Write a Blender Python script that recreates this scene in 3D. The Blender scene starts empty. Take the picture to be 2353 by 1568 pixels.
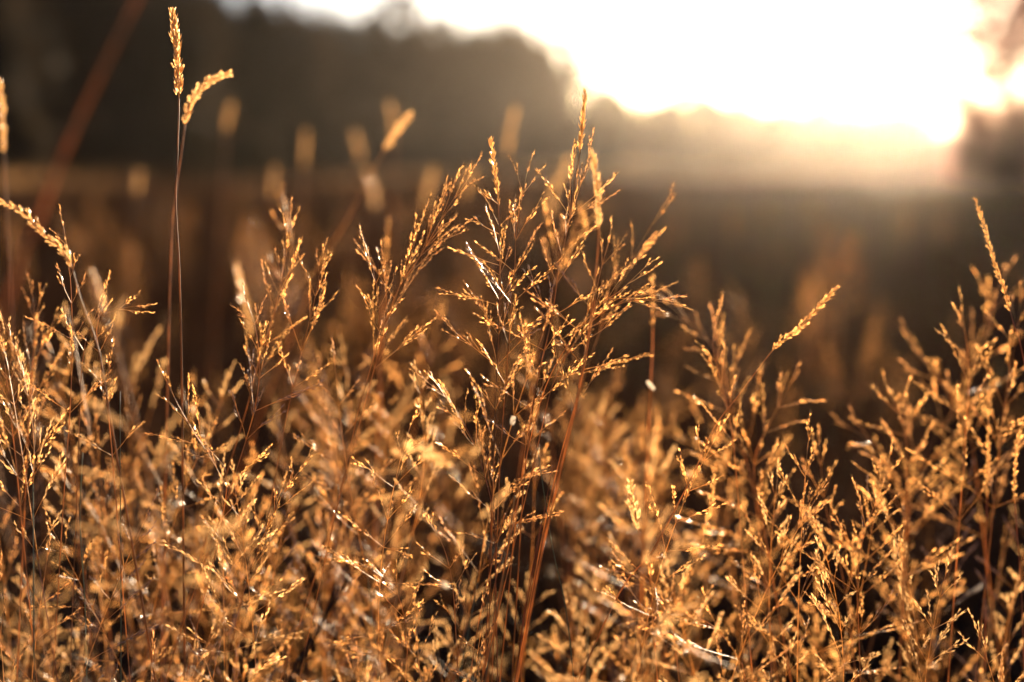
import bpy, math, random
import numpy as np
from mathutils import Vector, Quaternion, Matrix

S = bpy.context.scene
C = S.collection
R = math.radians
rng = random.Random(7)

# ------------------------------------------------------------------ camera
CAM_H, PITCH, LENS = 0.92, 7.2, 50.0
cam_d = bpy.data.cameras.new('camera')
cam = bpy.data.objects.new('camera', cam_d)
C.objects.link(cam)
cam.location = (0, 0, CAM_H)
cam.rotation_euler = (R(90 - PITCH), 0, 0)
cam_d.lens, cam_d.sensor_width = LENS, 36.0
cam_d.clip_start, cam_d.clip_end = 0.05, 3000
cam_d.dof.use_dof = True
cam_d.dof.focus_distance = 1.2
cam_d.dof.aperture_fstop = 1.8
S.camera = cam

# ------------------------------------------------------------------ sky, sun, exposure
SUN_EL, SUN_AZ = 4.3, 15.0            # azimuth to the right of the view axis
w = bpy.data.worlds.new('World'); S.world = w; w.use_nodes = True
nt = w.node_tree
bg = nt.nodes['Background']
sky = nt.nodes.new('ShaderNodeTexSky'); sky.sky_type = 'NISHITA'
sky.sun_disc = False
sky.sun_elevation, sky.sun_rotation = R(SUN_EL), R(SUN_AZ)
sky.air_density, sky.dust_density, sky.ozone_density = 0.7, 1.5, 2.0
wb = nt.nodes.new('ShaderNodeVectorMath'); wb.operation = 'MULTIPLY'; wb.inputs[1].default_value = (.95, 1.0, 1.18)   # white balance
nt.links.new(sky.outputs[0], wb.inputs[0]); nt.links.new(wb.outputs[0], bg.inputs[0])
bg.inputs[1].default_value = 0.05
sd = bpy.data.lights.new('sun', 'SUN'); sd.energy = 5.0; sd.angle = R(0.5); sd.color = (1.0, 0.78, 0.53)
sun = bpy.data.objects.new('sun', sd); C.objects.link(sun)
sdir = Vector((math.sin(R(SUN_AZ)) * math.cos(R(SUN_EL)), math.cos(R(SUN_AZ)) * math.cos(R(SUN_EL)), math.sin(R(SUN_EL))))
sun.rotation_euler = sdir.to_track_quat('Z', 'Y').to_euler()
S.view_settings.view_transform = 'Standard'; S.view_settings.look = 'None'
S.view_settings.gamma = 1.0; S.view_settings.use_curve_mapping = False
S.view_settings.exposure = 2.45
cy = S.cycles
cy.max_bounces, cy.diffuse_bounces, cy.glossy_bounces = 5, 1, 1
cy.transmission_bounces, cy.volume_bounces, cy.transparent_max_bounces = 2, 0, 8
cy.use_denoising = True
cy.sample_clamp_indirect = 4.0
HAZE_DENSITY, HAZE_G = 0.00012, 0.875

# ------------------------------------------------------------------ helpers
def tag(o, label=None, cat=None, group=None, kind=None):
    if label: o['label'] = label
    if cat: o['category'] = cat
    if group: o['group'] = group
    if kind: o['kind'] = kind
    return o

def link(name, data, parent=None, mw=None):
    o = bpy.data.objects.new(name, data)
    C.objects.link(o)
    if parent is not None: o.parent = parent
    if mw is not None: o.matrix_basis = mw
    return o

class MB:
    def __init__(s): s.v = []; s.f = []
    def tube(s, pts, rad, n=4):
        base = len(s.v); m = len(pts)
        for i, p in enumerate(pts):
            t = (pts[min(i + 1, m - 1)] - pts[max(i - 1, 0)]).normalized()
            a = t.orthogonal().normalized() if abs(t.z) < .9 else Vector((0, 1, 0)).cross(t).normalized()
            b = t.cross(a)
            r = rad(i / (m - 1)) if callable(rad) else rad[i] if isinstance(rad, (list, tuple)) else rad
            for k in range(n):
                q = 2 * math.pi * k / n
                s.v.append(tuple(p + (a * math.cos(q) + b * math.sin(q)) * r))
        for i in range(m - 1):
            for k in range(n):
                a0 = base + i * n + k; a1 = base + i * n + (k + 1) % n
                s.f.append((a0, a1, a1 + n, a0 + n))
        s.f.append(tuple(base + k for k in range(n - 1, -1, -1)))
        s.f.append(tuple(base + (m - 1) * n + k for k in range(n)))
    def glume(s, p, d, o, L, W, fine=False):
        """one thin boat-shaped scale, keel towards o"""
        side = d.cross(o)
        base = len(s.v)
        s.v.append(tuple(p))
        rows = ((.22, .8), (.55, .95)) if fine else ((.4, 1.0),)
        for h, r in rows:
            c = p + d * (L * h)
            s.v.extend((tuple(c - side * (W * .5 * r)), tuple(c + o * (W * .38 * r)), tuple(c + side * (W * .5 * r))))
        s.v.append(tuple(p + d * L + o * (W * .12))); tip = len(s.v) - 1
        s.f.extend(((base, base + 2, base + 1), (base, base + 3, base + 2)))
        for j in range(len(rows) - 1):
            q = base + 1 + 3 * j
            s.f.extend(((q, q + 1, q + 4, q + 3), (q + 1, q + 2, q + 5, q + 4)))
        q = base + 1 + 3 * (len(rows) - 1)
        s.f.extend(((q, q + 1, tip), (q + 1, q + 2, tip)))
    def spikelet(s, p, d, L, W, roll=0.0, rings=2, n=3):
        """two thin scales opening at the tip"""
        o = Quaternion(d, roll) @ d.orthogonal().normalized()
        s.glume(p, (d + o * .13).normalized(), o, L, W * 1.15, rings == 3)
        if rings >= 2: s.glume(p + d * (L * .08), (d - o * .13).normalized(), -o, L * .9, W * 1.05, rings == 3)
    def add(s, o, M):
        base = len(s.v)
        s.v.extend(tuple(M @ Vector(q)) for q in o.v)
        s.f.extend(tuple(i + base for i in f) for f in o.f)
    def blade(s, pts, width, side):
        base = len(s.v); m = len(pts)
        for i, p in enumerate(pts):
            t = i / (m - 1)
            wd = width * (1 - t) ** .6 * .5
            up = side.cross((pts[min(i + 1, m - 1)] - pts[max(i - 1, 0)]).normalized()) * wd * .35
            s.v.extend((tuple(p - side * wd + up), tuple(p), tuple(p + side * wd + up)))
        for i in range(m - 1):
            a = base + i * 3
            s.f.append((a, a + 1, a + 4, a + 3)); s.f.append((a + 1, a + 2, a + 5, a + 4))
    def mesh(s, name, mats, smooth=True):
        me = bpy.data.meshes.new(name)
        me.from_pydata(s.v, [], s.f)
        for m in (mats if isinstance(mats, (list, tuple)) else (mats,)): me.materials.append(m)
        if smooth: me.polygons.foreach_set('use_smooth', [True] * len(me.polygons))
        me.update()
        return me

def at(px, py, d):
    """the point at distance d ahead that stands where the 2353 x 1568 view shows (px, py)"""
    u = (px - 1176.5) / 2353 * 36 / LENS
    v = -(py - 784) / 2353 * 36 / LENS
    c, s_ = math.cos(R(PITCH)), math.sin(R(PITCH))
    ray = Vector((u, c + v * s_, -s_ + v * c))
    ray = ray / ray.y
    return Vector((0, 0, CAM_H)) + ray * d

def zquat(d, roll=0.0):
    return Vector((0, 0, 1)).rotation_difference(d) @ Quaternion((0, 0, 1), roll)

# ------------------------------------------------------------------ materials
def plant_mat(name, col, trans, mix=.5, rough=.4, spec=.5, var=.25, scale=900.0, noise_dark=.55, lo=.35, hi=.65, top=1.3):
    m = bpy.data.materials.new(name); m.use_nodes = True
    n = m.node_tree.nodes; l = m.node_tree.links
    n.clear()
    out = n.new('ShaderNodeOutputMaterial')
    p = n.new('ShaderNodeBsdfPrincipled'); p.inputs['Roughness'].default_value = rough
    p.inputs['Specular IOR Level'].default_value = spec
    t = n.new('ShaderNodeBsdfTranslucent')
    mx = n.new('ShaderNodeMixShader'); mx.inputs[0].default_value = mix
    oi = n.new('ShaderNodeObjectInfo'); tc = n.new('ShaderNodeTexCoord')
    nz = n.new('ShaderNodeTexNoise'); nz.inputs['Scale'].default_value = scale; nz.inputs['Detail'].default_value = 2
    l.new(tc.outputs['Object'], nz.inputs['Vector'])
    rp = n.new('ShaderNodeMapRange')
    rp.inputs[1].default_value, rp.inputs[2].default_value = lo, hi
    rp.inputs[3].default_value, rp.inputs[4].default_value = noise_dark, top
    l.new(nz.outputs['Fac'], rp.inputs[0])
    rr = n.new('ShaderNodeMapRange'); rr.inputs[3].default_value, rr.inputs[4].default_value = 1 - var, 1 + var
    l.new(oi.outputs['Random'], rr.inputs[0])
    mul = n.new('ShaderNodeMath'); mul.operation = 'MULTIPLY'
    l.new(rp.outputs[0], mul.inputs[0]); l.new(rr.outputs[0], mul.inputs[1])
    for c, sock in ((col, p.inputs['Base Color']), (trans, t.inputs['Color'])):
        v = n.new('ShaderNodeVectorMath'); v.operation = 'SCALE'
        v.inputs[0].default_value = c[:3]
        l.new(mul.outputs[0], v.inputs['Scale']); l.new(v.outputs[0], sock)
    l.new(p.outputs[0], mx.inputs[1]); l.new(t.outputs[0], mx.inputs[2]); l.new(mx.outputs[0], out.inputs[0])
    return m

M_HEAD = plant_mat('straw_spikelets', (.44, .24, .09), (.96, .50, .16), .60, .24, 1.0, .4, 340, .06, .41, .60, 1.5)  # hard mottling puts the contrast of lit rims and dark bodies into the colour
M_PLUME = plant_mat('pale_seed_heads', (.54, .35, .17), (.92, .56, .23), .64, .26, 1.0, .15, 300, .5)
M_HEAD2 = plant_mat('brown_spikelets', (.33, .15, .06), (.78, .38, .13), .5, .25, 1.0, .35, 340, .08, .41, .60, 1.4)  # same painted contrast of lit and unlit spikelets, browner
M_BRANCH = plant_mat('straw_branches', (.45, .27, .11), (.80, .46, .16), .45, .45, .35, .2, 200, .7)
M_STEM = plant_mat('orange_stems', (.34, .17, .06), (.56, .27, .08), .4, .45, .25, .35, 40, .6)
M_SLANT = plant_mat('orange_slanting_stem', (.22, .11, .045), (.52, .23, .07), .45, .4, .4, .1, 60, .7)
M_RED = plant_mat('reddish_stems', (.20, .085, .04), (.40, .16, .06), .35, .45, .25, .3, 40, .6)
M_GREEN = plant_mat('grey_green_stems', (.13, .14, .09), (.20, .19, .08), .35, .5, .15, .3, 40, .7)
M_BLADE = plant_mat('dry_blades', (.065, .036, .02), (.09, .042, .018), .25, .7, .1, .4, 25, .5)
M_LOW = plant_mat('low_shade_dark_grass', (.045, .022, .013), (.05, .024, .012), .2, .8, .0, .4, 8, .5)  # darkened colour stands in for shade the sun does not cast here
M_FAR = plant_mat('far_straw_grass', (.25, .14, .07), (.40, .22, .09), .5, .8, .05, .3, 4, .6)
M_DARKSEED = plant_mat('purple_brown_spikelets', (.12, .075, .07), (.16, .085, .06), .3, .35, .7, .2, 500, .5)
M_PALE = plant_mat('pale_glint', (.36, .31, .25), (.36, .29, .21), .5, .4, .5, .1, 200, .85)  # pale colour of the small flecks that imitate glints
M_LEAF = plant_mat('tree_leaves', (.042, .030, .018), (.042, .027, .014), .3, .75, .04, .3, 1.2, .5)
M_LEAF2 = plant_mat('glare_tinted_tree_leaves', (.30, .16, .13), (.75, .44, .36), .75, .5, .3, .3, 1.2, .6)  # light pink leaf colour imitates the glare veil near the sun
def plain(name, c, rough=.9, scale=3.0, lo=.55):
    m = bpy.data.materials.new(name); m.use_nodes = True
    n = m.node_tree.nodes; l = m.node_tree.links; p = n['Principled BSDF']
    p.inputs['Roughness'].default_value = rough; p.inputs['Specular IOR Level'].default_value = .0
    nz = n.new('ShaderNodeTexNoise'); nz.inputs['Scale'].default_value = scale; nz.inputs['Detail'].default_value = 5
    tc = n.new('ShaderNodeTexCoord'); l.new(tc.outputs['Object'], nz.inputs['Vector'])
    cr = n.new('ShaderNodeValToRGB')
    cr.color_ramp.elements[0].color = (*[k * lo for k in c], 1); cr.color_ramp.elements[1].color = (*[k * 1.25 for k in c], 1)
    cr.color_ramp.elements[0].position, cr.color_ramp.elements[1].position = .3, .7
    l.new(nz.outputs['Fac'], cr.inputs[0]); l.new(cr.outputs[0], p.inputs['Base Color'])
    return m
M_BARK = plain('bark', (.09, .065, .045), .9, 4)
M_GROUND = plain('ground_soil_and_litter', (.035, .022, .014), .95, .6)
M_HILL = plain('wooded_hill', (.06, .058, .035), .95, .08)

# ------------------------------------------------------------------ the ground
def gz(x, y):
    r = math.hypot(x, y)
    k = min(1, max(0, (r - 8) / 30))
    return k * (.22 * math.sin(x * .061 + 1.3) * math.cos(y * .043 + .4) + .10 * math.sin(x * .17 + y * .11)) 

def axis(lim, n):
    return [math.copysign(abs(t) ** 2.2 * lim, t) for t in (2 * i / n - 1 for i in range(n + 1))]
xs = axis(400, 100); ys = [-60 + 0 for _ in ()] + [-60, -40, -25, -15, -8, -4, -2] + [abs(i / 80) ** 2.2 * 400 for i in range(81)]
gm = MB()
for y in ys:
    for x in xs: gm.v.append((x, y, gz(x, y)))
nx = len(xs)
for j in range(len(ys) - 1):
    for i in range(nx - 1):
        a = j * nx + i
        gm.f.append((a, a + 1, a + 1 + nx, a + nx))
tag(link('ground', gm.mesh('ground', M_GROUND)), 'brown meadow ground under the dry grass', kind='structure')

hm = MB()
HN = 80
for j in range(7):
    for i in range(HN + 1):
        x = -330 + 720 * i / HN
        prof = 4.6 + 1.1 * math.sin(x * .045 + .5) + .6 * math.sin(x * .12) + .3 * math.sin(x * .4 + 1)
        t = j / 6
        hm.v.append((x, 158 + 16 * t, -.5 + prof * math.sin(t * math.pi / 2)))
for j in range(6):
    for i in range(HN):
        a = j * (HN + 1) + i
        hm.f.append((a, a + 1, a + HN + 2, a + HN + 1))
tag(link('hills', hm.mesh('hills', M_HILL)), 'pale hazy wooded rise closing the view', kind='structure')

# ------------------------------------------------------------------ trees
def crown_mesh(name, seed, mat, clumps, leaves, leaf, lean=0.0, hollow=.35):
    """leaf clumps through a crown of about 1 x 1 x 1; z from 0 to 1"""
    r = np.random.RandomState(seed)
    cs = []
    while len(cs) < clumps:
        p = r.uniform(-1, 1, 3)
        rad = np.linalg.norm(p)
        if rad > 1 or rad < hollow: continue
        wob = .78 + .22 * math.sin(3 * math.atan2(p[1], p[0]) + seed) 
        if rad > wob + .12: continue
        cs.append(p * np.array([.5, .5, .5]) + np.array([0, 0, .5]))
    V, F = [], []
    for c in cs:
        cr = r.uniform(.07, .14)
        k = leaves
        off = r.normal(0, 1, (k, 3)); off /= np.linalg.norm(off, axis=1)[:, None]
        off *= (r.uniform(.2, 1, (k, 1))) * cr * np.array([1.15, 1.15, .8])
        P = c + off
        a = r.normal(0, 1, (k, 3)); a /= np.linalg.norm(a, axis=1)[:, None]
        b = np.cross(a, r.normal(0, 1, (k, 3))); b /= np.linalg.norm(b, axis=1)[:, None]
        s = leaf * r.uniform(.6, 1.3, (k, 1))
        base = len(V) * 4
        V.append(np.stack([P - a * s, P - b * s * .55, P + a * s, P + b * s * .55], 1).reshape(-1, 3))
    V = np.concatenate(V)
    n = len(V) // 4
    me = bpy.data.meshes.new(name)
    me.vertices.add(len(V)); me.vertices.foreach_set('co', V.ravel())
    me.loops.add(n * 4); me.loops.foreach_set('vertex_index', np.arange(n * 4))
    me.polygons.add(n); me.polygons.foreach_set('loop_start', np.arange(n) * 4); me.polygons.foreach_set('loop_total', np.full(n, 4))
    me.materials.append(mat); me.update(); me.validate()
    return me
CROWNS = [crown_mesh('crown', 11 + i, M_LEAF, 185, 36, .030) for i in range(4)]
BUSHES = [crown_mesh('bush_crown', 31 + i, M_LEAF, 150, 34, .045, hollow=.2) for i in range(2)]
CROWN_THIN = [crown_mesh('thin_crown', 51, M_LEAF2, 180, 32, .022, hollow=.2), crown_mesh('thin_bush', 57, M_LEAF2, 150, 36, .034, hollow=.15)]

def tree(px, d, top_y, wid_px, crown_me, label, name='tree', group=None, low=.12, base_dx=0, cat='tree'):
    b = at(px, 400, d); b.z = gz(b.x, b.y) - .03
    top = at(px, top_y, d).z
    H = top - b.z
    W = wid_px / 2353 * 36 / LENS * d
    root = link(name, None); root.location = b; root.rotation_euler.z = rng.uniform(0, 6.28)
    tag(root, label, cat, group)
    tm = MB()
    r0 = H * .022
    pts = [Vector((math.sin(i * 1.3 + px) * .01 * H * i / 4, math.cos(i * 1.7 + px) * .01 * H * i / 4, H * .8 * i / 6)) for i in range(7)]
    tm.tube(pts, lambda t: r0 * (1 - .75 * t), 8)
    for k in range(9):
        i = 2 + k % 4
        az = k * 2.4; p0 = pts[i]
        L = W * .36 * rng.uniform(.7, 1.1)
        e = Vector((math.cos(az) * L, math.sin(az) * L, H * .16 * rng.uniform(.6, 1.2)))
        tm.tube([p0, p0 + e * .5 + Vector((0, 0, -.02 * H)), p0 + e], [r0 * .42, r0 * .28, r0 * .1], 5)
    link('trunk', tm.mesh('trunk', M_BARK), root)
    cr = link('crown', crown_me, root)
    cr.location = (0, 0, H * low); cr.scale = (W * 1.12, W * 1.12, H * (1 - low) * 1.03)
    return root

def wood_d(px):
    """the wood runs away from the camera towards the right, along the sunlight"""
    return 24.0 / (.24 - min(.03, (px - 1176.5) / 2353 * .72))
LT = [  # px, d, top y, width px, label
    (-40, 78, -190, 330, 'tall dark tree cut off by the left edge and the top of the picture'),
    (165, 84, -150, 300, 'dark tree behind the thick slanting orange stem, top out of view'),
    (345, 80, -110, 290, 'dark tree standing right behind the tall twin seed heads'),
    (520, 86, -40, 260, 'dark tree whose leafy top meets the bright notches at the upper edge'),
    (655, 82, 8, 210, 'dark round-topped tree just left of the dip in the skyline'),
    (790, 90, 62, 190, 'lower dark tree filling the dip in the skyline'),
    (905, 83, 4, 215, 'dark domed tree, highest of those right of the skyline dip'),
    (1040, 88, 52, 170, 'dark tree with the bright round sky gap beside its top'),
    (1145, 84, 62, 180, 'greyish hazy tree between the bright sky gap and the steep end of the wood'),
    (60, 98, -150, 300, 'dark tree in the back row, showing between the two tall trees at the left'),
    (255, 98, -120, 280, 'dark tree in the back row, left of the tall twin seed heads'),
    (440, 97, -70, 240, 'dark tree in the back row, above the arching seed head'),
    (590, 96, 22, 190, 'dark tree filling the sky notch above the faint head beside the arching one'),
    (722, 97, 46, 170, 'dark tree deep in the left slope of the skyline dip'),
    (852, 98, 66, 170, 'dark tree deep in the right slope of the skyline dip'),
    (975, 98, 74, 150, 'dark tree just left of the bright round sky gap'),
    (1100, 97, 84, 160, 'hazy tree just right of the bright round sky gap'),
    (1205, 95, 78, 160, 'hazy tree above the large pale blurred seed head'),
    (1266, 80, 100, 175, 'hazy tree forming the steep right-hand end of the dark wood'),
]
for i, (px, d, ty, wd, lab) in enumerate(LT):
    tree(px, wood_d(px) + (d - 80) * .5, ty - 16, wd, CROWNS[i % 4], lab, group='trees of the dark wood', low=.08)
BW = ('at the left edge', 'crossed by the thick slanting stem', 'just right of the thick slanting stem', 'left of the tallest stalk', 'just right of the twin heads',
      'a little right of the arching head', 'behind the round blurred head', 'under the skyline dip', 'behind the bright leaning head', 'right of the bright leaning head', 'behind the large pale head', 'at its right end')
for i, px in enumerate((20, 130, 250, 380, 490, 610, 720, 850, 970, 1090, 1200, 1290)):
    tree(px, wood_d(px) - 4 + (i * 37 % 3), 215 + (i * 53 % 60), 210, BUSHES[i % 2], 'dark bush at the foot of the wood, ' + BW[i], 'bush', 'bushes along the foot of the wood', .02, cat='bush')
DT = [
    (1405, 190, 208, 120, 'pale hazy tree close to the steep end of the dark wood'),
    (1490, 205, 246, 120, 'low pale tree in the hollow before the rounded hazy crown'),
    (1590, 185, 214, 175, 'rounded hazy tree crown standing highest among the pale far trees'),
    (1700, 200, 240, 150, 'pale far tree right of the rounded hazy crown'),
    (1795, 195, 256, 140, 'low pale far tree where the ray of light crosses'),
    (1890, 205, 242, 150, 'far tree washed out by glare left of the sun'),
    (1990, 195, 244, 150, 'far tree washed out by glare straight below the sun'),
    (2085, 200, 250, 150, 'far tree washed out by glare just right of the sun'),
]
for i, (px, d, ty, wd, lab) in enumerate(DT):
    tree(px, d * .62, ty - 10, wd, CROWNS[(i + 1) % 4], lab, group='far trees in the glare', low=.04)
tree(2320, 27, -170, 430, CROWN_THIN[0], 'glare-tinted thin-leaved tree at the right edge with light showing through its crown', group=None, low=.22)
tree(2300, 31, 236, 300, CROWN_THIN[1], 'glare-tinted bush below the thin-leaved tree at the right edge', 'bush', None, .02, cat='bush')

# ------------------------------------------------------------------ grass: branch library
def make_branch(L, r, rings=2, n=3, spacing=.0023):
    ax, sp = MB(), MB()
    bend = Vector((r.uniform(-1, 1), r.uniform(-1, 1), 0)) * L * r.uniform(.01, .13)
    def pos(t): return Vector((0, 0, L * t)) + bend * (t * t - t * .2) + Vector((math.sin(t * 9 + L * 900) * .0006, math.cos(t * 7 + L * 700) * .0006, 0)) * t
    ax.tube([pos(i / 5) for i in range(6)], lambda t: .00024 - .00012 * t, 3)
    def ear(pf, t0, ll, az):
        k = max(2, int(ll * (1 - t0) / spacing))
        for i in range(k):
            t = min(1, t0 + (1 - t0) * (i + r.uniform(.1, .9)) / k)
            p = pf(t); d = (pf(min(1, t + .05)) - pf(max(0, t - .05))).normalized()
            az += 2.4 + r.uniform(-.5, .5)
            o = d.orthogonal().normalized(); o = Quaternion(d, az) @ o
            sd_ = (d + o * r.uniform(.04, .17)).normalized()
            sp.spikelet(p + o * .0004, sd_, r.uniform(.0034, .0056), r.uniform(.0006, .0009), r.uniform(0, 6), rings, n)
        d = (pf(1) - pf(.93)).normalized()
        sp.spikelet(pf(1), d, .0056, .0009, 0, rings, n)
    ear(pos, r.uniform(.28, .5), L, r.uniform(0, 6))
    for j in range(max(1, int(L / .018))):
        t = r.uniform(.22, .72); ll = L * r.uniform(.14, .34)
        p0 = pos(t); d = (pos(t + .05) - pos(t)).normalized()
        o = Quaternion(d, r.uniform(0, 6.28)) @ d.orthogonal().normalized()
        dd = (d + o * r.uniform(.14, .34)).normalized()
        pf = lambda u, p0=p0, dd=dd, ll=ll, d=d: p0 + dd * (ll * u) + d * (ll * .12 * u * u)
        ax.tube([pf(0), pf(.5), pf(1)], .00016, 3)
        ear(pf, r.uniform(.3, .55), ll, r.uniform(0, 6))
    return ax, sp
BL = (.02, .03, .042, .056, .072, .09, .11)
LIB = {}
for L in BL:
    LIB[L] = []
    for k in range(4):
        ax, sp = make_branch(L, rng)
        LIB[L].append((ax.mesh('branch', M_BRANCH), sp.mesh('spikelets', M_HEAD2 if k == 2 else M_HEAD, False), sp.mesh('spikelets', M_DARKSEED, False) if k == 3 else None))
SPK, SPK2 = [], []
for k in range(4):
    m = MB(); d = Vector((0, 0, 1))
    for j in range(3):
        q = k + j * 2.1; o = Vector((math.cos(q), math.sin(q), 0))
        m.glume(o * .03 + Vector((0, 0, .16 * j)), (d + o * (.12 + .07 * j)).normalized(), o, 1 - .14 * j, .26, True)
    SPK.append(m.mesh('spikelet', M_PLUME, False)); SPK2.append(m.mesh('spikelet', M_HEAD, False))

def smooth(pts, n=5):
    """Catmull-Rom through the points"""
    P = [pts[0] * 2 - pts[1]] + list(pts) + [pts[-1] * 2 - pts[-2]]
    out = []
    for i in range(1, len(P) - 2):
        for k in range(n):
            t = k / n
            out.append(.5 * ((2 * P[i]) + (P[i + 1] - P[i - 1]) * t + (2 * P[i - 1] - 5 * P[i] + 4 * P[i + 1] - P[i + 2]) * t * t + (3 * P[i] - P[i - 1] - 3 * P[i + 1] + P[i + 2]) * t ** 3))
    out.append(P[-2])
    return out

def arc(pts):
    s = [0]
    for a, b in zip(pts, pts[1:]): s.append(s[-1] + (b - a).length)
    return s
def along(pts, s, x):
    for i in range(len(s) - 1):
        if x <= s[i + 1] or i == len(s) - 2:
            t = (x - s[i]) / max(1e-9, s[i + 1] - s[i])
            return pts[i].lerp(pts[i + 1], t), (pts[i + 1] - pts[i]).normalized()

def stem_points(trace, d, d_top=None, lean=None):
    """3D stem: traced points (top first) at depth d, continued down to the ground"""
    n = len(trace)
    dt = d if d_top is None else d_top
    P = [at(x, y, dt + (d - dt) * i / max(1, n - 1)) for i, (x, y) in enumerate(trace)]
    last, prev = P[-1], P[-2]
    dirn = (last - prev).normalized()
    slope = Vector((dirn.x, dirn.y, 0)) / max(.4, -dirn.z)
    if slope.length > .45: slope *= .45 / slope.length
    if lean is not None: slope = Vector((lean, 0, 0))
    h = last.z
    g1 = last + Vector((slope.x * .42 * h, slope.y * .42 * h, -.5 * h))
    g2 = last + Vector((slope.x * .62 * h, slope.y * .62 * h, -h)); g2.z = gz(g2.x, g2.y) - .01
    P += [g1, g2]
    return smooth(P[::-1], 5)

def stalk_root(name, pts, label, cat, group):
    root = link(name, None); root.location = pts[0]
    tag(root, label, cat, group)
    return root

def put_branch(root, p, d, L, r, dark=False):
    key = min(BL, key=lambda b: abs(b - L))
    k = r.randrange(4)
    ax, sp, spd = LIB[key][k if not dark else 3]
    M = Matrix.LocRotScale(p - root.location, zquat(d, r.uniform(0, 6.28)), Vector((1, 1, 1)) * max(.8, min(1.25, L / key)))
    b = link('branch', ax, root, M)
    s = link('spikelets', spd if dark else sp, b); s['kind'] = 'stuff'
    return b

def panicle_stalk(trace, d, PL, Lmax, label, group='open straw panicles in focus', d_top=None, ang=42, nb=3, stem=None, rad=.00048, extra=(), seed=0, space=.030, dark=0.0, lean=None, top=.35):
    r = random.Random(seed * 131 + int(trace[0][0]) * 7 + int(trace[0][1]))
    pts = stem_points(trace, d, d_top, lean)
    s = arc(pts); T = s[-1]
    root = stalk_root('grass_stalk', pts, label, 'grass stalk', group)
    m = MB(); m.tube([p - pts[0] for p in pts], lambda t: rad * (1.15 - .8 * t ** 1.5), 5)
    link('stem', m.mesh('stem', stem or M_STEM), root)
    x = T - .004; az = r.uniform(0, 6.28)
    put_branch(root, along(pts, s, T - .012)[0], along(pts, s, T - .004)[1], max(.022, Lmax * .5), r)
    x = T - .018
    while x > T - PL:
        u = (T - x) / PL
        p, t = along(pts, s, x)
        k = nb if u > .25 else max(1, nb - 1)
        for j in range(k):
            az += 2 * math.pi / k + r.uniform(-.5, .5)
            o = Quaternion(t, az) @ t.orthogonal().normalized()
            a = R(ang * r.uniform(.6, 1.5) * (.75 + .5 * u))
            L = 1.2 * Lmax * (top + (1 - top) * min(1, u * 1.35)) * r.uniform(.55, 1.1)
            if u > .85: L *= .8
            put_branch(root, p, (t * math.cos(a) + o * math.sin(a)).normalized(), L, r, r.random() < dark)
        az += .9
        x -= space * r.uniform(.75, 1.3) * (.55 + .7 * u)
    for (x0, y0, x1, y1) in extra:
        a, b = at(x0, y0, d), at(x1, y1, d + r.uniform(-.02, .02))
        # start on the nearest stem point
        q = min(pts, key=lambda w_: (w_ - a).length)
        put_branch(root, q, (b - q).normalized(), (b - q).length, r)
    return root

def spike_stalk(trace, d, PL, wid, label, group='narrow seed heads', d_top=None, stem=None, rad=.0008, size=.0062, n=None, seed=0, lean=None):
    """a narrow head: single spikelets pressed along the top of the stem"""
    r = random.Random(seed * 17 + int(trace[0][0]) + int(trace[0][1]) * 3)
    pts = stem_points(trace, d, d_top, lean)
    s = arc(pts); T = s[-1]
    root = stalk_root('grass_stalk', pts, label, 'grass stalk', group)
    cut = T - PL
    k = max(i for i, q in enumerate(s) if q <= cut) if cut > 0 else 0
    cp = along(pts, s, cut)[0]
    m = MB(); m.tube([p - pts[0] for p in pts[:k + 1]] + [cp - pts[0]], lambda t: rad * (1.1 - .5 * t), 6)
    link('stem', m.mesh('stem', stem or M_STEM), root)
    hm_ = MB(); hp = [cp - pts[0]] + [p - pts[0] for p in pts[k + 1:]]
    hm_.tube(hp, lambda t: rad * (.6 - .4 * t), 5)
    head = link('seed_head', hm_.mesh('seed_head', M_BRANCH), root)
    cnt = n or int(PL / .0017)
    az = 0
    for i in range(cnt):
        u = (i + r.random()) / cnt
        p, t = along(pts, s, cut + PL * u)
        az += 2.4 + r.uniform(-.4, .4)
        o = Quaternion(t, az) @ t.orthogonal().normalized()
        env = (math.sin(math.pi * min(1, u * .9 + .1)) ** .6) * (.8 + .2 * math.sin(u * 19 + seed))
        off = wid * .5 * env * r.uniform(.1, .8)
        dd = (t + o * r.uniform(.1, .4)).normalized()
        sc = size * r.uniform(.75, 1.25)
        link('spikelet', (SPK2 if wid < .007 else SPK)[r.randrange(4)], head, Matrix.LocRotScale(p + o * off - pts[0], zquat(dd, r.uniform(0, 6)), Vector((sc, sc, sc))))
    return root

# ------------------------------------------------------------------ the stalks one can tell apart
NG = 'narrow seed heads'
spike_stalk([(398, 34), (405, 95), (411, 210), (409, 320), (404, 470), (412, 620), (418, 870), (420, 1100)], 1.22, .068, .0105,
            'tallest stalk with a straight narrow seed head standing against the dark trees', rad=.0010, seed=1, size=.0074, n=62)
spike_stalk([(522, 170), (484, 186), (452, 216), (430, 262), (420, 330), (402, 460), (394, 560), (386, 860)], 1.34, .066, .0095,
            'slightly blurred stalk with an arching seed head, bending right beside the tallest one', rad=.0009, seed=2, size=.0066, n=54)
spike_stalk([(-2, 190), (5, 260), (9, 330), (16, 470), (24, 640)], 1.55, .075, .010, 'blurred seed head cut by the left edge, level with the tree foot', rad=.0008, seed=3)
spike_stalk([(-6, 460), (50, 488), (108, 545), (156, 592), (186, 690), (222, 790), (250, 940)], 1.12, .080, .009,
            'thick drooping seed head bending down to the left edge', rad=.0009, seed=4)
spike_stalk([(937, 268), (908, 305), (882, 348), (800, 500), (700, 700)], 1.75, .050, .013, 'bright blurred seed head leaning right in front of the dark wood', rad=.0007, seed=5, size=.008)
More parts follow.
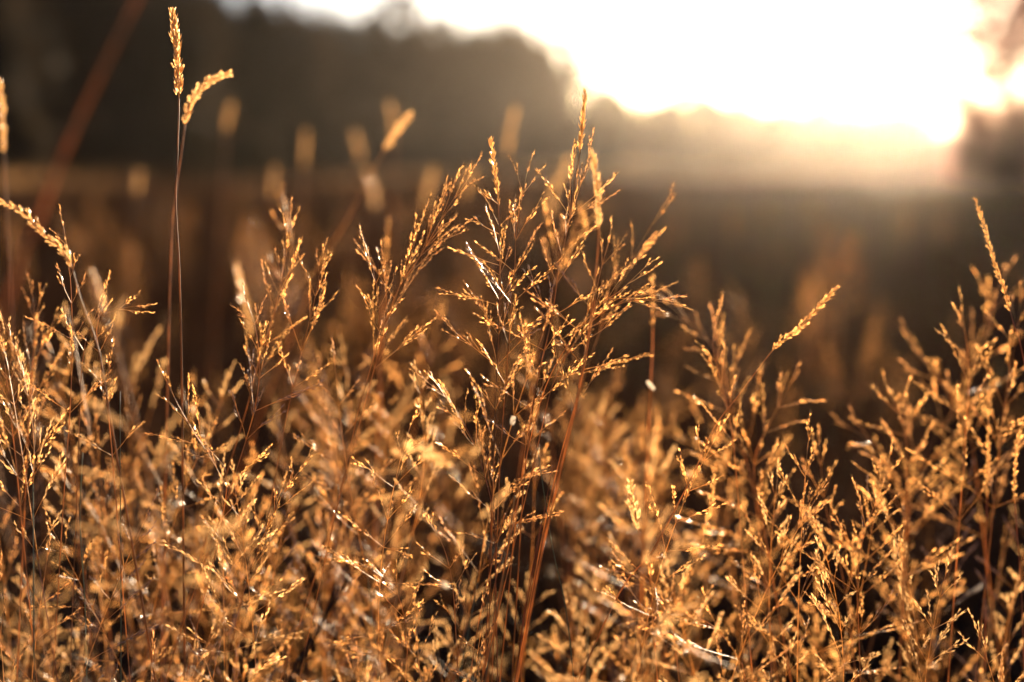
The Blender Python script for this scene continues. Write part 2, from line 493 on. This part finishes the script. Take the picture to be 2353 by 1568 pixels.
spike_stalk([(1916, 668), (1876, 712), (1832, 758), (1780, 800), (1700, 905), (1640, 985), (1590, 1095), (1500, 1265), (1390, 1430)], 1.16, .070, .0055,
            'long leaning stalk with a slim head pointing up right into the dark gap', rad=.0007, seed=6)
spike_stalk([(2243, 462), (2268, 545), (2290, 620), (2306, 660), (2336, 770), (2360, 860)], 1.15, .095, .0042, 'slim stalk bending left at the right edge, highest there', rad=.0007, seed=7, stem=M_RED, size=.0052)
spike_stalk([(2273, 893), (2271, 960), (2270, 1080), (2266, 1240), (2263, 1568)], 1.06, .085, .0035, 'straight thin dark red stalk near the right edge with a sparse narrow head', stem=M_RED, rad=.00075, seed=8, size=.0048, n=30)
spike_stalk([(2340, 1000), (2334, 1050), (2332, 1150), (2345, 1330), (2352, 1500)], 1.10, .055, .004, 'short thin head just right of the straight dark red stalk', stem=M_RED, rad=.0006, seed=9, size=.005, n=24)
spike_stalk([(1345, 218), (1340, 262), (1335, 320), (1328, 385), (1321, 415), (1310, 500), (1298, 556), (1284, 620), (1275, 685), (1262, 760), (1230, 900), (1205, 1100), (1190, 1330)], 1.2, .048, .0042,
            'slim dark seed head standing highest over the central clump', rad=.0006, seed=10, size=.0058, n=30)
spike_stalk([(1128, 326), (1134, 370), (1142, 425), (1145, 470), (1148, 560), (1148, 700), (1140, 900), (1132, 1150), (1125, 1400)], 1.2, .045, .0042,
            'slim dark head on the straight thin stem left in the central clump', rad=.0006, seed=11, size=.0058, n=28)
spike_stalk([(1363, 362), (1368, 395), (1373, 440), (1376, 530), (1369, 630), (1355, 750), (1330, 900), (1270, 1160), (1220, 1400)], 1.09, .055, .0075,
            'bright soft seed head right of the highest one in the central clump', rad=.0009, seed=12)
spike_stalk([(1500, 640), (1500, 760), (1498, 830), (1490, 1000)], 1.4, .05, .006, 'pale blurred upright stalk right of the central clump', rad=.0011, seed=13, n=12)
spike_stalk([(893, 512), (886, 600), (880, 690), (876, 800)], 1.6, .06, .006, 'pale blurred upright stalk between the two leaning panicles', rad=.0012, seed=14, n=14)
spike_stalk([(1012, 1060), (985, 1042), (950, 1040), (935, 1052), (975, 1120), (930, 1300)], .98, .030, .010, 'pale blurred head lying sideways above the dark hollow', rad=.0006, seed=15, size=.010, n=10)
spike_stalk([(545, 610), (560, 680), (575, 760), (580, 900)], 1.75, .09, .011, 'soft blurred plume left of the middle panicle', rad=.0008, seed=16)
spike_stalk([(1448, 1115), (1452, 1150), (1462, 1200), (1490, 1300), (1500, 1420)], 1.12, .04, .007, 'small dark spiky head at the foot of the leaning stalk', rad=.0006, seed=17, size=.008, n=16)
spike_stalk([(1640, 1080), (1636, 1140), (1612, 1250), (1560, 1400)], 1.3, .06, .006, 'soft stalk crossing beside the leaning stalk', rad=.0007, seed=18, n=20)
for i, (x, y, d, lab) in enumerate((
        (1170, 250, 3.0, 'large pale blurred seed head between the central clump and the wood'),
        (905, 240, 3.4, 'faint blurred seed head above the bright leaning one'),
        (700, 305, 3.6, 'faint blurred seed head in front of the bushes right of the twin heads'),
        (522, 240, 3.4, 'faint blurred seed head just right of the arching one'),
        (828, 308, 3.8, 'dim blurred seed head left of the bright leaning one'),
        (626, 388, 3.6, 'round blurred seed head on the straw strip left of the middle'),
        (978, 390, 3.3, 'blurred seed head on the straw strip right of the leaning one'),
        (1272, 366, 2.6, 'slanting blurred head behind the central clump'),
        (1072, 395, 3.1, 'blurred seed head behind the tip of the leaning panicle'),
        (862, 395, 3.2, 'blurred seed head under the bright leaning one'),
        (315, 400, 3.8, 'dim blurred head left of the tallest stalk, low on the dark strip'))):
    ln = (14, -8, 3, 10, -12, 5, 18, 34, 12, -16, 6)[i]; k = (1.15, .9, 1.0, .8, .85, .9, 1.1, 1.3, .75, 1.0, .7)[i]
    spike_stalk([(x + ln, y), (x + ln * .5, y + 30 * k), (x, y + 60 * k), (x - ln * .6 - 8, y + 260)], d, .085 * k, .012 * k, lab, 'blurred heads before the wood', rad=.0011, seed=30 + i, size=.009, n=int(24 * k))

# near blurred stem slanting across the wood
def blade_thing(trace, d, width, label, mat, name='grass_stalk', d_top=None, group=None):
    pts = stem_points(trace, d, d_top)
    m = MB(); m.tube([p - pts[0] for p in pts], lambda t: width * .5 * (1.0 - .45 * t), 6)
    o = link(name, m.mesh(name, mat)); o.location = pts[0]
    return tag(o, label, 'grass stalk', group)
blade_thing([(330, -40), (315, 0), (232, 170), (150, 350), (70, 560), (10, 720)], .72, .0026, 'thick blurred orange stem slanting across the dark trees', M_SLANT, 'grass_stalk')
blade_thing([(1350, 1440), (1350, 1500), (1351, 1600)], 1.02, .0016, 'short dark upright stem at the bottom, right of the centre', M_GREEN, 'grass_stalk')
blade_thing([(776, 1350), (730, 1450), (660, 1600)], 1.0, .0045, 'broad pale straw stem slanting at the bottom left of the centre', M_BLADE, 'grass_stalk')
blade_thing([(800, 1330), (700, 1500), (650, 1600)], 1.04, .003, 'slimmer pale straw stem slanting beside the broad one at the bottom', M_BLADE, 'grass_stalk')
blade_thing([(190, 1040), (184, 1200), (196, 1400), (200, 1600)], 1.15, .0016, 'grey green upright stem in the lower left', M_GREEN, 'grass_stalk')
blade_thing([(276, 900), (276, 1100), (278, 1300), (278, 1600)], 1.18, .0014, 'straight grey green stem right of the other one in the lower left', M_GREEN, 'grass_stalk')
blade_thing([(1235, 1030), (1268, 1250), (1300, 1400), (1322, 1600)], 1.14, .0013, 'bent grey green stem beside the central clump', M_GREEN, 'grass_stalk')
blade_thing([(1183, 1140), (1165, 1270), (1140, 1420), (1110, 1600)], 1.2, .0018, 'grey green stem at the foot of the central clump', M_GREEN, 'grass_stalk')

OP = 'open straw panicles in focus'
ps = panicle_stalk
ps([(1148, 472), (1148, 560), (1147, 702), (1140, 900), (1130, 1150), (1120, 1400)], 1.20, .20, .062, 'tall straight open panicle, left side of the central clump', ang=48, nb=3, seed=1, stem=M_RED, dark=.08,
   extra=[(1148, 700, 1012, 664), (1148, 605, 1040, 575), (1148, 548, 1080, 502), (1148, 470, 1096, 434)])
ps([(1211, 396), (1200, 455), (1186, 533), (1183, 613), (1175, 702), (1165, 840), (1150, 1050), (1140, 1300)], 1.19, .19, .055, 'bushy panicle in the middle of the central clump', ang=40, nb=3, seed=2, dark=.1)
ps([(1310, 498), (1298, 556), (1284, 620), (1275, 685), (1262, 760), (1225, 920), (1195, 1120), (1170, 1350)], 1.21, .22, .068, 'wide airy panicle under the highest slim head of the central clump', ang=50, nb=3, seed=3, dark=.08,
   extra=[(1310, 500, 1243, 396), (1310, 500, 1418, 410), (1310, 500, 1423, 452), (1310, 498, 1302, 432), (1322, 410, 1376, 312), (1322, 410, 1308, 335)])
ps([(1398, 560), (1376, 640), (1360, 740), (1335, 880), (1275, 1100), (1215, 1400)], 1.15, .16, .06, 'panicle on the right flank of the central clump', ang=45, nb=3, seed=4, dark=.1)
ps([(1520, 480), (1478, 550), (1432, 632), (1394, 720), (1345, 860), (1280, 1090), (1190, 1500)], 1.33, .15, .07, 'leaning soft panicle pointing up right from the central clump', ang=24, nb=2, seed=5, space=.045)
ps([(1478, 618), (1425, 668), (1375, 705), (1300, 800), (1240, 930), (1180, 1200)], 1.18, .12, .05, 'low leaning panicle on the right of the central clump', ang=26, nb=2, seed=6, space=.04)
ps([(1330, 512), (1316, 545), (1290, 590), (1270, 680), (1240, 800), (1190, 1100)], 1.02, .05, .035, 'bright thick blurred tuft in the middle of the central clump', ang=18, nb=4, seed=7, space=.012)
ps([(1548, 700), (1490, 690), (1420, 700), (1350, 750), (1280, 860), (1230, 1050)], 1.16, .12, .05, 'panicle bending flat to the right out of the central clump', ang=22, nb=2, seed=8, space=.03)
ps([(985, 880), (1030, 920), (1075, 990), (1110, 1080), (1135, 1200), (1140, 1400)], 1.17, .16, .055, 'low panicle bending left from the central clump', ang=36, nb=3, seed=9, stem=M_RED)
ps([(1072, 418), (1028, 480), (965, 590), (906, 685), (850, 885), (790, 1110), (700, 1400), (640, 1580)], 1.25, .19, .075, 'long orange stem leaning right with a narrow panicle, left of the central clump', ang=20, nb=3, seed=10, space=.042,
   extra=[(906, 685, 820, 560), (906, 685, 878, 645), (960, 592, 1045, 518), (960, 592, 1029, 428)])
ps([(668, 500), (660, 570), (645, 650), (630, 720), (590, 850), (555, 980), (470, 1250), (380, 1570)], 1.27, .17, .055, 'upright panicle standing left of the long leaning one', ang=28, nb=3, seed=11,
   extra=[(637, 675, 700, 560), (637, 675, 612, 610)])
ps([(652, 466), (664, 540), (672, 620), (660, 760)], 1.55, .12, .06, 'blurred panicle directly behind the upright one', ang=26, nb=2, seed=12, group='blurred panicles behind the focus')
ps([(742, 588), (733, 640), (716, 720), (690, 820), (650, 1000), (600, 1300)], 1.24, .12, .05, 'thick-headed panicle right of the upright one', ang=26, nb=3, seed=13)
ps([(570, 700), (590, 770), (596, 860), (580, 960), (520, 1150), (400, 1500)], 1.2, .15, .055, 'panicle with dark spikelets low on the left of the middle', ang=40, nb=3, seed=14, dark=.25)
ps([(145, 515), (157, 590), (164, 680), (166, 800), (160, 960), (140, 1250)], 1.19, .17, .05, 'thin upright panicle right under the drooping head', ang=38, nb=2, seed=15, space=.036)
ps([(240, 702), (222, 760), (236, 850), (250, 960), (270, 1200)], 1.16, .13, .045, 'panicle with a pale fluffy tip low in the left quarter', ang=36, nb=2, seed=16)
ps([(75, 680), (80, 760), (72, 880), (60, 1100)], 1.10, .15, .055, 'bright soft panicle near the left edge below the drooping head', ang=30, nb=3, seed=17)
ps([(320, 702), (270, 712), (215, 740), (190, 830), (180, 1050)], 1.2, .07, .04, 'small panicle with a tip pointing right in the left quarter', ang=22, nb=2, seed=18)
ps([(838, 560), (862, 640), (872, 760), (842, 880), (800, 1050)], 1.2, .13, .05, 'panicle crossing the orange leaning stem', ang=34, nb=2, seed=19)
ps([(378, 868), (420, 950), (470, 1030), (520, 1090), (500, 1250), (440, 1500)], 1.18, .14, .05, 'panicle arching left above the lower left mass', ang=32, nb=2, seed=20)
ps([(1540, 700), (1588, 745), (1640, 800), (1668, 880), (1690, 980), (1730, 1120), (1760, 1350)], 1.02, .21, .06, 'large soft panicle bowing over left of the dark gap', ang=44, nb=3, seed=21, group='large soft panicles on the right')
ps([(1652, 712), (1638, 790), (1655, 870), (1680, 980), (1700, 1200)], 1.10, .13, .045, 'slim soft panicle rising behind the bowing one left of the dark gap', ang=26, nb=2, seed=22, group='large soft panicles on the right')
ps([(1815, 888), (1775, 960), (1735, 1050), (1740, 1150), (1770, 1300)], 1.05, .19, .058, 'full panicle at the left rim of the dark gap', ang=46, nb=4, seed=23, group='large soft panicles on the right')
ps([(2098, 790), (2140, 850), (2190, 920), (2230, 1010), (2250, 1150)], .98, .17, .06, 'bright blurred panicle pointing up left on the right-hand clump', ang=36, nb=3, seed=24, group='large soft panicles on the right')
ps([(2300, 655), (2276, 730), (2246, 830), (2200, 930), (2120, 1060), (2050, 1300)], .97, .20, .06, 'thick blurred panicle under the bending slim stalk at the right', ang=38, nb=3, seed=25, group='large soft panicles on the right')
ps([(2210, 715), (2222, 800), (2226, 900), (2215, 1050)], 1.08, .17, .055, 'upright blurred panicle in the back of the right-hand clump', ang=38, nb=3, seed=26, group='large soft panicles on the right')
ps([(1955, 985), (1995, 1010), (2040, 1050), (2090, 1120), (2080, 1300)], 1.0, .17, .055, 'panicle leaning left over the right end of the dark gap', ang=44, nb=3, seed=27, group='large soft panicles on the right')
ps([(2045, 905), (2070, 960), (2085, 1050), (2080, 1200)], 1.04, .17, .055, 'full panicle at the right rim of the dark gap', ang=46, nb=4, seed=28, group='large soft panicles on the right')
ps([(1882, 1020), (1888, 1090), (1900, 1180), (1935, 1320), (1960, 1500)], 1.06, .17, .05, 'slim upright panicle at the bottom of the dark gap', ang=36, nb=3, seed=29, group='large soft panicles on the right')
ps([(2040, 1060), (2018, 1140), (1985, 1230), (1970, 1350), (1975, 1500)], 1.12, .17, .055, 'sharp panicle right below the dark gap', ang=42, nb=3, seed=30, group='large soft panicles on the right', dark=.1)
ps([(2345, 700), (2330, 800), (2310, 920), (2290, 1100)], 1.06, .19, .055, 'panicle cut by the right edge beside the bending slim stalk', ang=40, nb=3, seed=31, group='large soft panicles on the right')
ps([(1406, 1310), (1450, 1320), (1500, 1350), (1540, 1420), (1560, 1560)], 1.1, .12, .05, 'low panicle reaching left at the bottom right of the centre', ang=32, nb=3, seed=32)
ps([(790, 1480), (850, 1490), (920, 1520), (980, 1580)], 1.08, .11, .045, 'panicle reaching left along the bottom edge', ang=28, nb=2, seed=33)
ps([(985, 1200), (1020, 1260), (1040, 1350), (1050, 1500)], 1.15, .12, .045, 'small open panicle in front of the dark hollow', ang=38, nb=2, seed=34)
ps([(800, 1290), (860, 1310), (915, 1370), (935, 1480), (930, 1600)], 1.14, .13, .045, 'panicle reaching left above the bottom edge, left of the centre', ang=36, nb=2, seed=35)
ps([(700, 1065), (660, 1120), (610, 1220), (560, 1360), (520, 1560)], 1.2, .15, .05, 'panicle on a red stem in the lower left mass', ang=38, nb=3, seed=36, stem=M_RED)
ps([(0, 780), (14, 860), (30, 1000), (50, 1200)], 1.13, .16, .055, 'panicle cut by the left edge, middle height', ang=36, nb=3, seed=37)
ps([(1480, 1420), (1560, 1410), (1640, 1440), (1700, 1520), (1720, 1600)], 1.1, .13, .05, 'panicle lying flat near the bottom between centre and right', ang=32, nb=3, seed=38)
for i, tr in enumerate((
        [(1270, 1070), (1235, 1260), (1205, 1420), (1180, 1600)], [(1160, 1180), (1130, 1300), (1100, 1430), (1075, 1600)], [(1190, 1150), (1150, 1290), (1122, 1420), (1105, 1600)],
        [(1245, 1200), (1218, 1330), (1200, 1450), (1196, 1600)])):
    blade_thing(tr, 1.17 + .02 * i, .0011, ('dark red stem rising along the right of the central clump foot', 'orange stem leftmost in the fan at the central clump foot',
        'orange stem in the middle of the fan at the central clump foot', 'slim red stem inside the fan at the central clump foot')[i], (M_RED, M_STEM, M_STEM, M_RED)[i], 'grass_stalk', group='stems of the central clump')

# pale flecks standing in for glints in the grass
def fleck(px, py, d, L, W, ang, label):
    m = MB()
    for j in range(5):
        t = j / 4
        wv = W * (.35 + .65 * math.sin(math.pi * (.15 + .7 * t)))
        m.v.extend([(-wv / 2, -.0006, L * t), (0, .0008, L * t), (wv / 2, -.0006, L * t)])
    for j in range(4):
        a = j * 3
        m.f.append((a, a + 1, a + 4, a + 3)); m.f.append((a + 1, a + 2, a + 5, a + 4))
    o = link('glint_fleck', m.mesh('glint_fleck', M_PALE)); o.location = at(px, py, d); o.rotation_euler = (.25, R(ang), .4)
    return tag(o, label, 'leaf scrap')
fleck(1486, 876, 1.34, .0110, .0046, 142, 'whitish blurred glint scrap caught right of the central clump')
fleck(1180, 956, 1.12, .0075, .0050, 200, 'pale glint scrap caught inside the central clump')
fleck(1010, 1338, 1.0, .008, .0042, 120, 'pale glint scrap low beside the dark hollow')

# ------------------------------------------------------------------ grass too soft to trace: whole panicles shared between stalks
def make_panicle(seed, H, Lmax, nb, ang, rings=1):
    r = random.Random(seed)
    A, B = MB(), MB()
    bend = Vector((r.uniform(-1, 1), r.uniform(-1, 1), 0)) * .04
    pos = lambda t: Vector((0, 0, H * t)) + bend * t * t
    A.tube([pos(i / 6) for i in range(7)], lambda t: .0005 - .0003 * t, 4)
    x = 0.04; az = r.uniform(0, 6)
    def br(p, d, L):
        ax, sp = make_branch(max(.016, L), r, 2, 3, .0025)
        M = Matrix.LocRotScale(p, zquat(d, r.uniform(0, 6)), None)
        A.add(ax, M); B.add(sp, M)
    while x < .96:
        u = 1 - x
        p = pos(x); t = (pos(x + .03) - pos(x - .03)).normalized()
        for j in range(nb):
            az += 2 * math.pi / nb + r.uniform(-.5, .5)
            o = Quaternion(t, az) @ t.orthogonal().normalized()
            a = R(ang * r.uniform(.6, 1.55) * (.7 + .5 * u))
            br(p, (t * math.cos(a) + o * math.sin(a)).normalized(), Lmax * (.35 + .65 * min(1, u * 1.4)) * r.uniform(.55, 1.1))
        x += r.uniform(.12, .20) * (.7 + .5 * u)
    br(pos(.93), (pos(1) - pos(.95)).normalized(), Lmax * .5)
    return A, B
PAN = []
for i, (H, Lm, nb, an) in enumerate(((.21, .072, 3, 46), (.17, .066, 3, 52), (.23, .08, 2, 42), (.15, .055, 2, 34), (.20, .068, 3, 54), (.17, .07, 2, 46), (.22, .07, 2, 28), (.15, .052, 2, 48))):
    A, B = make_panicle(100 + i, H, Lm, nb, an)
    PAN.append((H, A.mesh('panicle', M_BRANCH), B.mesh('spikelets', (M_HEAD, M_PLUME, M_HEAD2, M_PLUME, M_HEAD, M_DARKSEED, M_HEAD2, M_HEAD)[i], False), A, B))

LOOK = ('broad', 'wide short', 'long airy', 'short narrow', 'very full', 'sparse', 'long narrow', 'small open')
USED = {}
def soft_stalk(px, py, d, label, group, r, k=None):
    if abs(d - 1.2) < .13 and r.random() < .65: d = r.uniform(.88, 1.03) if r.random() < .45 else r.uniform(1.36, 1.75)
    top = at(px, py, d)
    if top.z < .22: return None
    k = r.randrange(len(PAN)) if k is None else k
    H, pa, pb, _, _ = PAN[k]
    sc = r.uniform(.85, 1.15)
    az = r.uniform(0, 6.28); lean = r.uniform(.02, .38)
    axis_ = Vector((math.cos(az) * lean, math.sin(az) * lean * .6, 1)).normalized()
    foot = top - axis_ * (H * sc)
    if foot.z < .06:
        axis_ = Vector((axis_.x, axis_.y, axis_.z * .3)).normalized(); foot = top - axis_ * (H * sc)
        foot.z = max(foot.z, .04)
    g = foot - axis_ * foot.z * .75; g.z = 0; g.x += r.uniform(-.03, .03); g.z = gz(g.x, g.y) - .005
    sm, hue = r.choice(((M_STEM, 'orange'), (M_STEM, 'orange'), (M_STEM, 'orange'), (M_RED, 'red'), (M_GREEN, 'greenish')))
    ln = 'leaning left' if axis_.x < -.09 else 'leaning right' if axis_.x > .09 else 'upright'
    soft = 'crisp' if abs(d - 1.2) < .09 else 'soft' if abs(d - 1.2) < .22 else 'blurred'
    text = '%s %s panicle %s on %s stem, %s' % (soft, LOOK[k], ln, hue, label)
    root = stalk_root('grass_stalk', [g], text, 'grass stalk', group)
    USED.setdefault(text, []).append((py, root))
    mid = g.lerp(foot, .5) + Vector((r.uniform(-.015, .015), r.uniform(-.015, .015), 0)); mid -= axis_ * .01
    m = MB(); m.tube([p - g for p in smooth([g, mid, foot], 3)], lambda t: .0009 - .0004 * t, 4)
    link('stem', m.mesh('stem', sm), root)
    p = link('panicle', pa, root, Matrix.LocRotScale(foot - g, zquat(axis_, r.uniform(0, 6.28)), Vector((sc, sc, sc))))
    s_ = link('spikelets', pb, p); s_['kind'] = 'stuff'
    return root

zr = random.Random(21)
ZONES = [  # x0, x1, y0, y1, d0, d1, count, label, group
    (-30, 330, 700, 960, 1.15, 1.6, 14, 'below the drooping head', 'panicles under the drooping head'),
    (-30, 330, 960, 1330, .98, 1.5, 20, 'in the left mass', 'panicles of the left mass'),
    (-30, 420, 1330, 1560, .95, 1.4, 18, 'in the bottom left corner', 'panicles of the bottom left corner'),
    (330, 640, 880, 1280, 1.1, 1.7, 22, 'below the tallest stalk', 'panicles below the tallest stalk'),
    (420, 780, 1280, 1560, .98, 1.5, 18, 'left of the pale slanting stems', 'panicles at the bottom left of the middle'),
    (640, 980, 780, 1080, 1.15, 1.8, 20, 'around the long leaning stem', 'panicles around the leaning stem'),
    (680, 960, 1060, 1330, 1.35, 1.9, 18, 'left of the dark hollow', 'glowing panicles left of the hollow'),
    (800, 1130, 1330, 1560, 1.0, 1.6, 18, 'left of the central clump foot', 'panicles left of the central clump foot'),
    (1020, 1420, 700, 1100, 1.15, 1.4, 9, 'inside the central clump', 'panicles inside the central clump'),
    (1330, 1560, 820, 1330, 1.5, 2.1, 24, 'right of the central clump', 'amber panicles right of the central clump'),
    (1200, 1560, 1300, 1560, 1.0, 1.6, 20, 'right of the central clump foot', 'panicles right of the central clump foot'),
    (1590, 1830, 930, 1300, 1.0, 1.4, 9, 'left of the dark gap', 'panicles left of the dark gap'),
    (1560, 1960, 1290, 1560, .98, 1.5, 17, 'below the dark gap', 'panicles below the dark gap'),
    (1960, 2370, 1000, 1300, 1.0, 1.5, 13, 'amid the right clump', 'panicles of the right-hand clump'),
    (1960, 2370, 1290, 1560, .98, 1.4, 18, 'in the bottom right corner', 'panicles of the bottom right corner'),
]
for x0, x1, y0, y1, d0, d1, n, lab, grp in ZONES:
    n = round(n * .66)
    for i in range(n):
        soft_stalk(x0 + (x1 - x0) * (i + zr.random()) / n, zr.uniform(y0, y1), zr.uniform(d0, d1), lab, grp, zr)
for text, l in USED.items():                              # alike in every word: tell them apart by height
    l.sort(key=lambda q: q[0])
    if len(l) > 1:
        for (y, o), wd in zip(l, ('highest', 'lower') if len(l) == 2 else ('highest', 'middle', 'lowest', 'bottom')): o['label'] = wd + ' ' + text

# ------------------------------------------------------------------ the meadow as a mass
HID = bpy.data.collections.new('meadow_pieces')          # sources of the mass, not in the scene
def piece(name, me):
    o = bpy.data.objects.new(name, me); HID.objects.link(o); return o
VAR = []
def whole(i):
    H, _, _, A, B = PAN[i]
    m = MB(); m2 = MB()
    st = MB(); st.tube([Vector((.02, 0, -.02)), Vector((.01, 0, .25)), Vector((0, 0, .5))], .0007, 3)
    nA = len(st.f)
    st.add(A, Matrix.Translation((0, 0, .5))); n1 = len(st.f)
    st.add(B, Matrix.Translation((0, 0, .5)))
    me = st.mesh('meadow_stalk', (M_BRANCH, M_HEAD), False)
    idx = np.zeros(len(st.f), dtype=np.int32); idx[n1:] = 1
    me.polygons.foreach_set('material_index', idx)
    return me
for i in range(6): piece('a_stalk_%d' % i, whole(i))
def tuft(seed, n, h, wdt, mat, spread=.05):
    r = random.Random(seed); m = MB()
    for i in range(n):
        az = r.uniform(0, 6.28); o = Vector((math.cos(az), math.sin(az), 0)); p = o * r.uniform(0, spread)
        hh = h * r.uniform(.55, 1.1); ln = r.uniform(.1, .75)
        pts = [p + o * (hh * ln * (t ** 1.8)) + Vector((0, 0, hh * (t - .28 * ln * t ** 2.5))) for t in (0, .3, .6, .82, 1)]
        m.blade(pts, wdt * r.uniform(.6, 1.2), Vector((-o.y, o.x, 0)))
    return m.mesh('tuft', mat)
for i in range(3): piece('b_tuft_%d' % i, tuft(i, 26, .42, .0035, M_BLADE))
for i in range(3): piece('c_low_%d' % i, tuft(20 + i, 40, .36, .006, M_LOW, .16))
for i in range(3): piece('d_far_%d' % i, tuft(40 + i, 40, .6, .02, M_FAR, .5))

def gn_mass(name, items, label):
    me = bpy.data.meshes.new(name)
    me.from_pydata([i[0] for i in items], [], [])
    a = me.attributes.new('rot', 'FLOAT_VECTOR', 'POINT'); a.data.foreach_set('vector', np.array([i[1] for i in items], dtype=np.float32).ravel())
    a = me.attributes.new('scl', 'FLOAT_VECTOR', 'POINT'); a.data.foreach_set('vector', np.array([i[2] for i in items], dtype=np.float32).ravel())
    a = me.attributes.new('idx', 'INT', 'POINT'); a.data.foreach_set('value', np.array([i[3] for i in items], dtype=np.int32))
    o = link(name, me)
    g = bpy.data.node_groups.new(name, 'GeometryNodeTree')
    g.interface.new_socket('Geometry', in_out='INPUT', socket_type='NodeSocketGeometry')
    g.interface.new_socket('Geometry', in_out='OUTPUT', socket_type='NodeSocketGeometry')
    N = g.nodes; L = g.links
    gi, go = N.new('NodeGroupInput'), N.new('NodeGroupOutput')
    ip = N.new('GeometryNodeInstanceOnPoints'); ci = N.new('GeometryNodeCollectionInfo')
    ci.inputs['Collection'].default_value = HID
    ci.inputs['Separate Children'].default_value = True; ci.inputs['Reset Children'].default_value = True
    ip.inputs['Pick Instance'].default_value = True
    def attr(nm, ty):
        n = N.new('GeometryNodeInputNamedAttribute'); n.data_type = ty; n.inputs['Name'].default_value = nm
        return [s for s in n.outputs if s.enabled][0]
    er = N.new('FunctionNodeEulerToRotation')
    L.new(attr('rot', 'FLOAT_VECTOR'), er.inputs[0]); L.new(er.outputs[0], ip.inputs['Rotation'])
    L.new(attr('scl', 'FLOAT_VECTOR'), ip.inputs['Scale']); L.new(attr('idx', 'INT'), ip.inputs['Instance Index'])
    L.new(gi.outputs[0], ip.inputs['Points']); L.new(ci.outputs[0], ip.inputs['Instance']); L.new(ip.outputs[0], go.inputs[0])
    md = o.modifiers.new('scatter', 'NODES'); md.node_group = g
    return tag(o, label, kind='stuff')

mr = random.Random(5)
def item(x, y, k, s, sz=None, tilt=.25):
    return ((x, y, gz(x, y) - .005), (mr.gauss(0, tilt * .5), mr.gauss(0, tilt * .5), mr.uniform(0, 6.28)), (s, s, s if sz is None else sz), k)
half = lambda y: y * .36 * 1.12
near = []
while len(near) < 24:                                  # fill behind the stalks one can tell apart
    y = mr.uniform(1.25, 2.7); x = mr.uniform(-half(y) - .25, half(y) + .35)
    u = x / half(y)
    if u > .1: continue
    z = mr.uniform(.5, .76) - .09 * (y - 1.2)
    if u > .6: z -= .06
    near.append(item(x, y, mr.randrange(6), z / .66, None, .35))
gn_mass('grass', near, 'dense golden grass heads filling the space behind the sharp stalks')
mid = []
while len(mid) < 165:                                   # left-hand field behind, stalks
    y = 2.6 + 11 * mr.random() ** 1.6; x = mr.uniform(-half(y) - .6, half(y) + .6)
    u = x / half(y)
    if u > -.05 and mr.random() < min(.9, .55 + u * .4): continue
    s = (mr.uniform(.44, .72)) / .66
    mid.append(item(x, y, mr.randrange(6), s, None, .3))
while len(mid) < 265:                                   # shorter, thinner growth to the right
    y = 3.2 + 12 * mr.random() ** 1.3; x = mr.uniform(.02, .45) * y
    mid.append(item(x, y, mr.randrange(6), mr.uniform(.32, .58) / .66, None, .4))
gn_mass('grass', mid, 'blurred brown-gold grass heads of the field behind')
base = []
for i in range(900):
    y = .75 + 2.4 * mr.random() ** 1.2; x = mr.uniform(-half(y) - .35, half(y) + .4)
    base.append(item(x, y, 6 + mr.randrange(3), mr.uniform(.6, 1.05), None, .2))
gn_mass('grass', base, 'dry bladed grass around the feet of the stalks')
low = []
for i in range(6500):
    y = 2.0 + 27 * mr.random() ** 2.0; x = mr.uniform(-half(y) - 2, half(y) + 5)
    s = mr.uniform(.7, 1.25) * (1 + min(1.2, y / 30))
    low.append(item(x, y, (6 if mr.random() < .10 else 9) + mr.randrange(3), s, s * mr.uniform(.75, 1.1), .2))
gn_mass('grass', low, 'low grass covering the field, its shade put into a dark colour')
far = []
for i in range(4200):
    u = mr.uniform(-.47, .45)
    yw = 24.0 / (.24 - u) if u < .03 else 114.0
    y = yw * (1 - .30 * mr.random() ** 1.3) - 1.5; x = u * y
    if mr.random() < .22 + .3 * math.sin(x * .45 + y * .13) + (.35 * (1 + math.sin(u * 46 + 1.0)) * .8 if u < -.2 else 0): continue
    k = y / 60
    s = mr.uniform(.8, 1.4) * (.7 + .6 * k)
    far.append(item(x, y, 12 + mr.randrange(3), s, mr.uniform(.45, 1.0 + .35 * math.sin(x * .9)) * (.75 + .45 * k), .2))
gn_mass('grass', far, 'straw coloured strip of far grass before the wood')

# ------------------------------------------------------------------ haze
hz = MB()
X0, X1, Y0, Y1, Z0, Z1 = -410, 410, -65, 410, -2.0, 12.5
hz.v = [(x, y, z) for z in (Z0, Z1) for y in (Y0, Y1) for x in (X0, X1)]
hz.f = [(0, 2, 3, 1), (4, 5, 7, 6), (0, 1, 5, 4), (1, 3, 7, 5), (3, 2, 6, 7), (2, 0, 4, 6)]
hmt = bpy.data.materials.new('haze_air'); hmt.use_nodes = True
hn = hmt.node_tree.nodes; hn.clear()
ho = hn.new('ShaderNodeOutputMaterial'); pv = hn.new('ShaderNodeVolumePrincipled')
pv.inputs['Color'].default_value = (.95, .82, .70, 1)
pv.inputs['Density'].default_value = HAZE_DENSITY
pv.inputs['Anisotropy'].default_value = HAZE_G
hmt.node_tree.links.new(pv.outputs[0], ho.inputs['Volume'])
tag(link('haze', hz.mesh('haze', hmt, False)), 'pale sunlit evening haze over the meadow', kind='stuff')
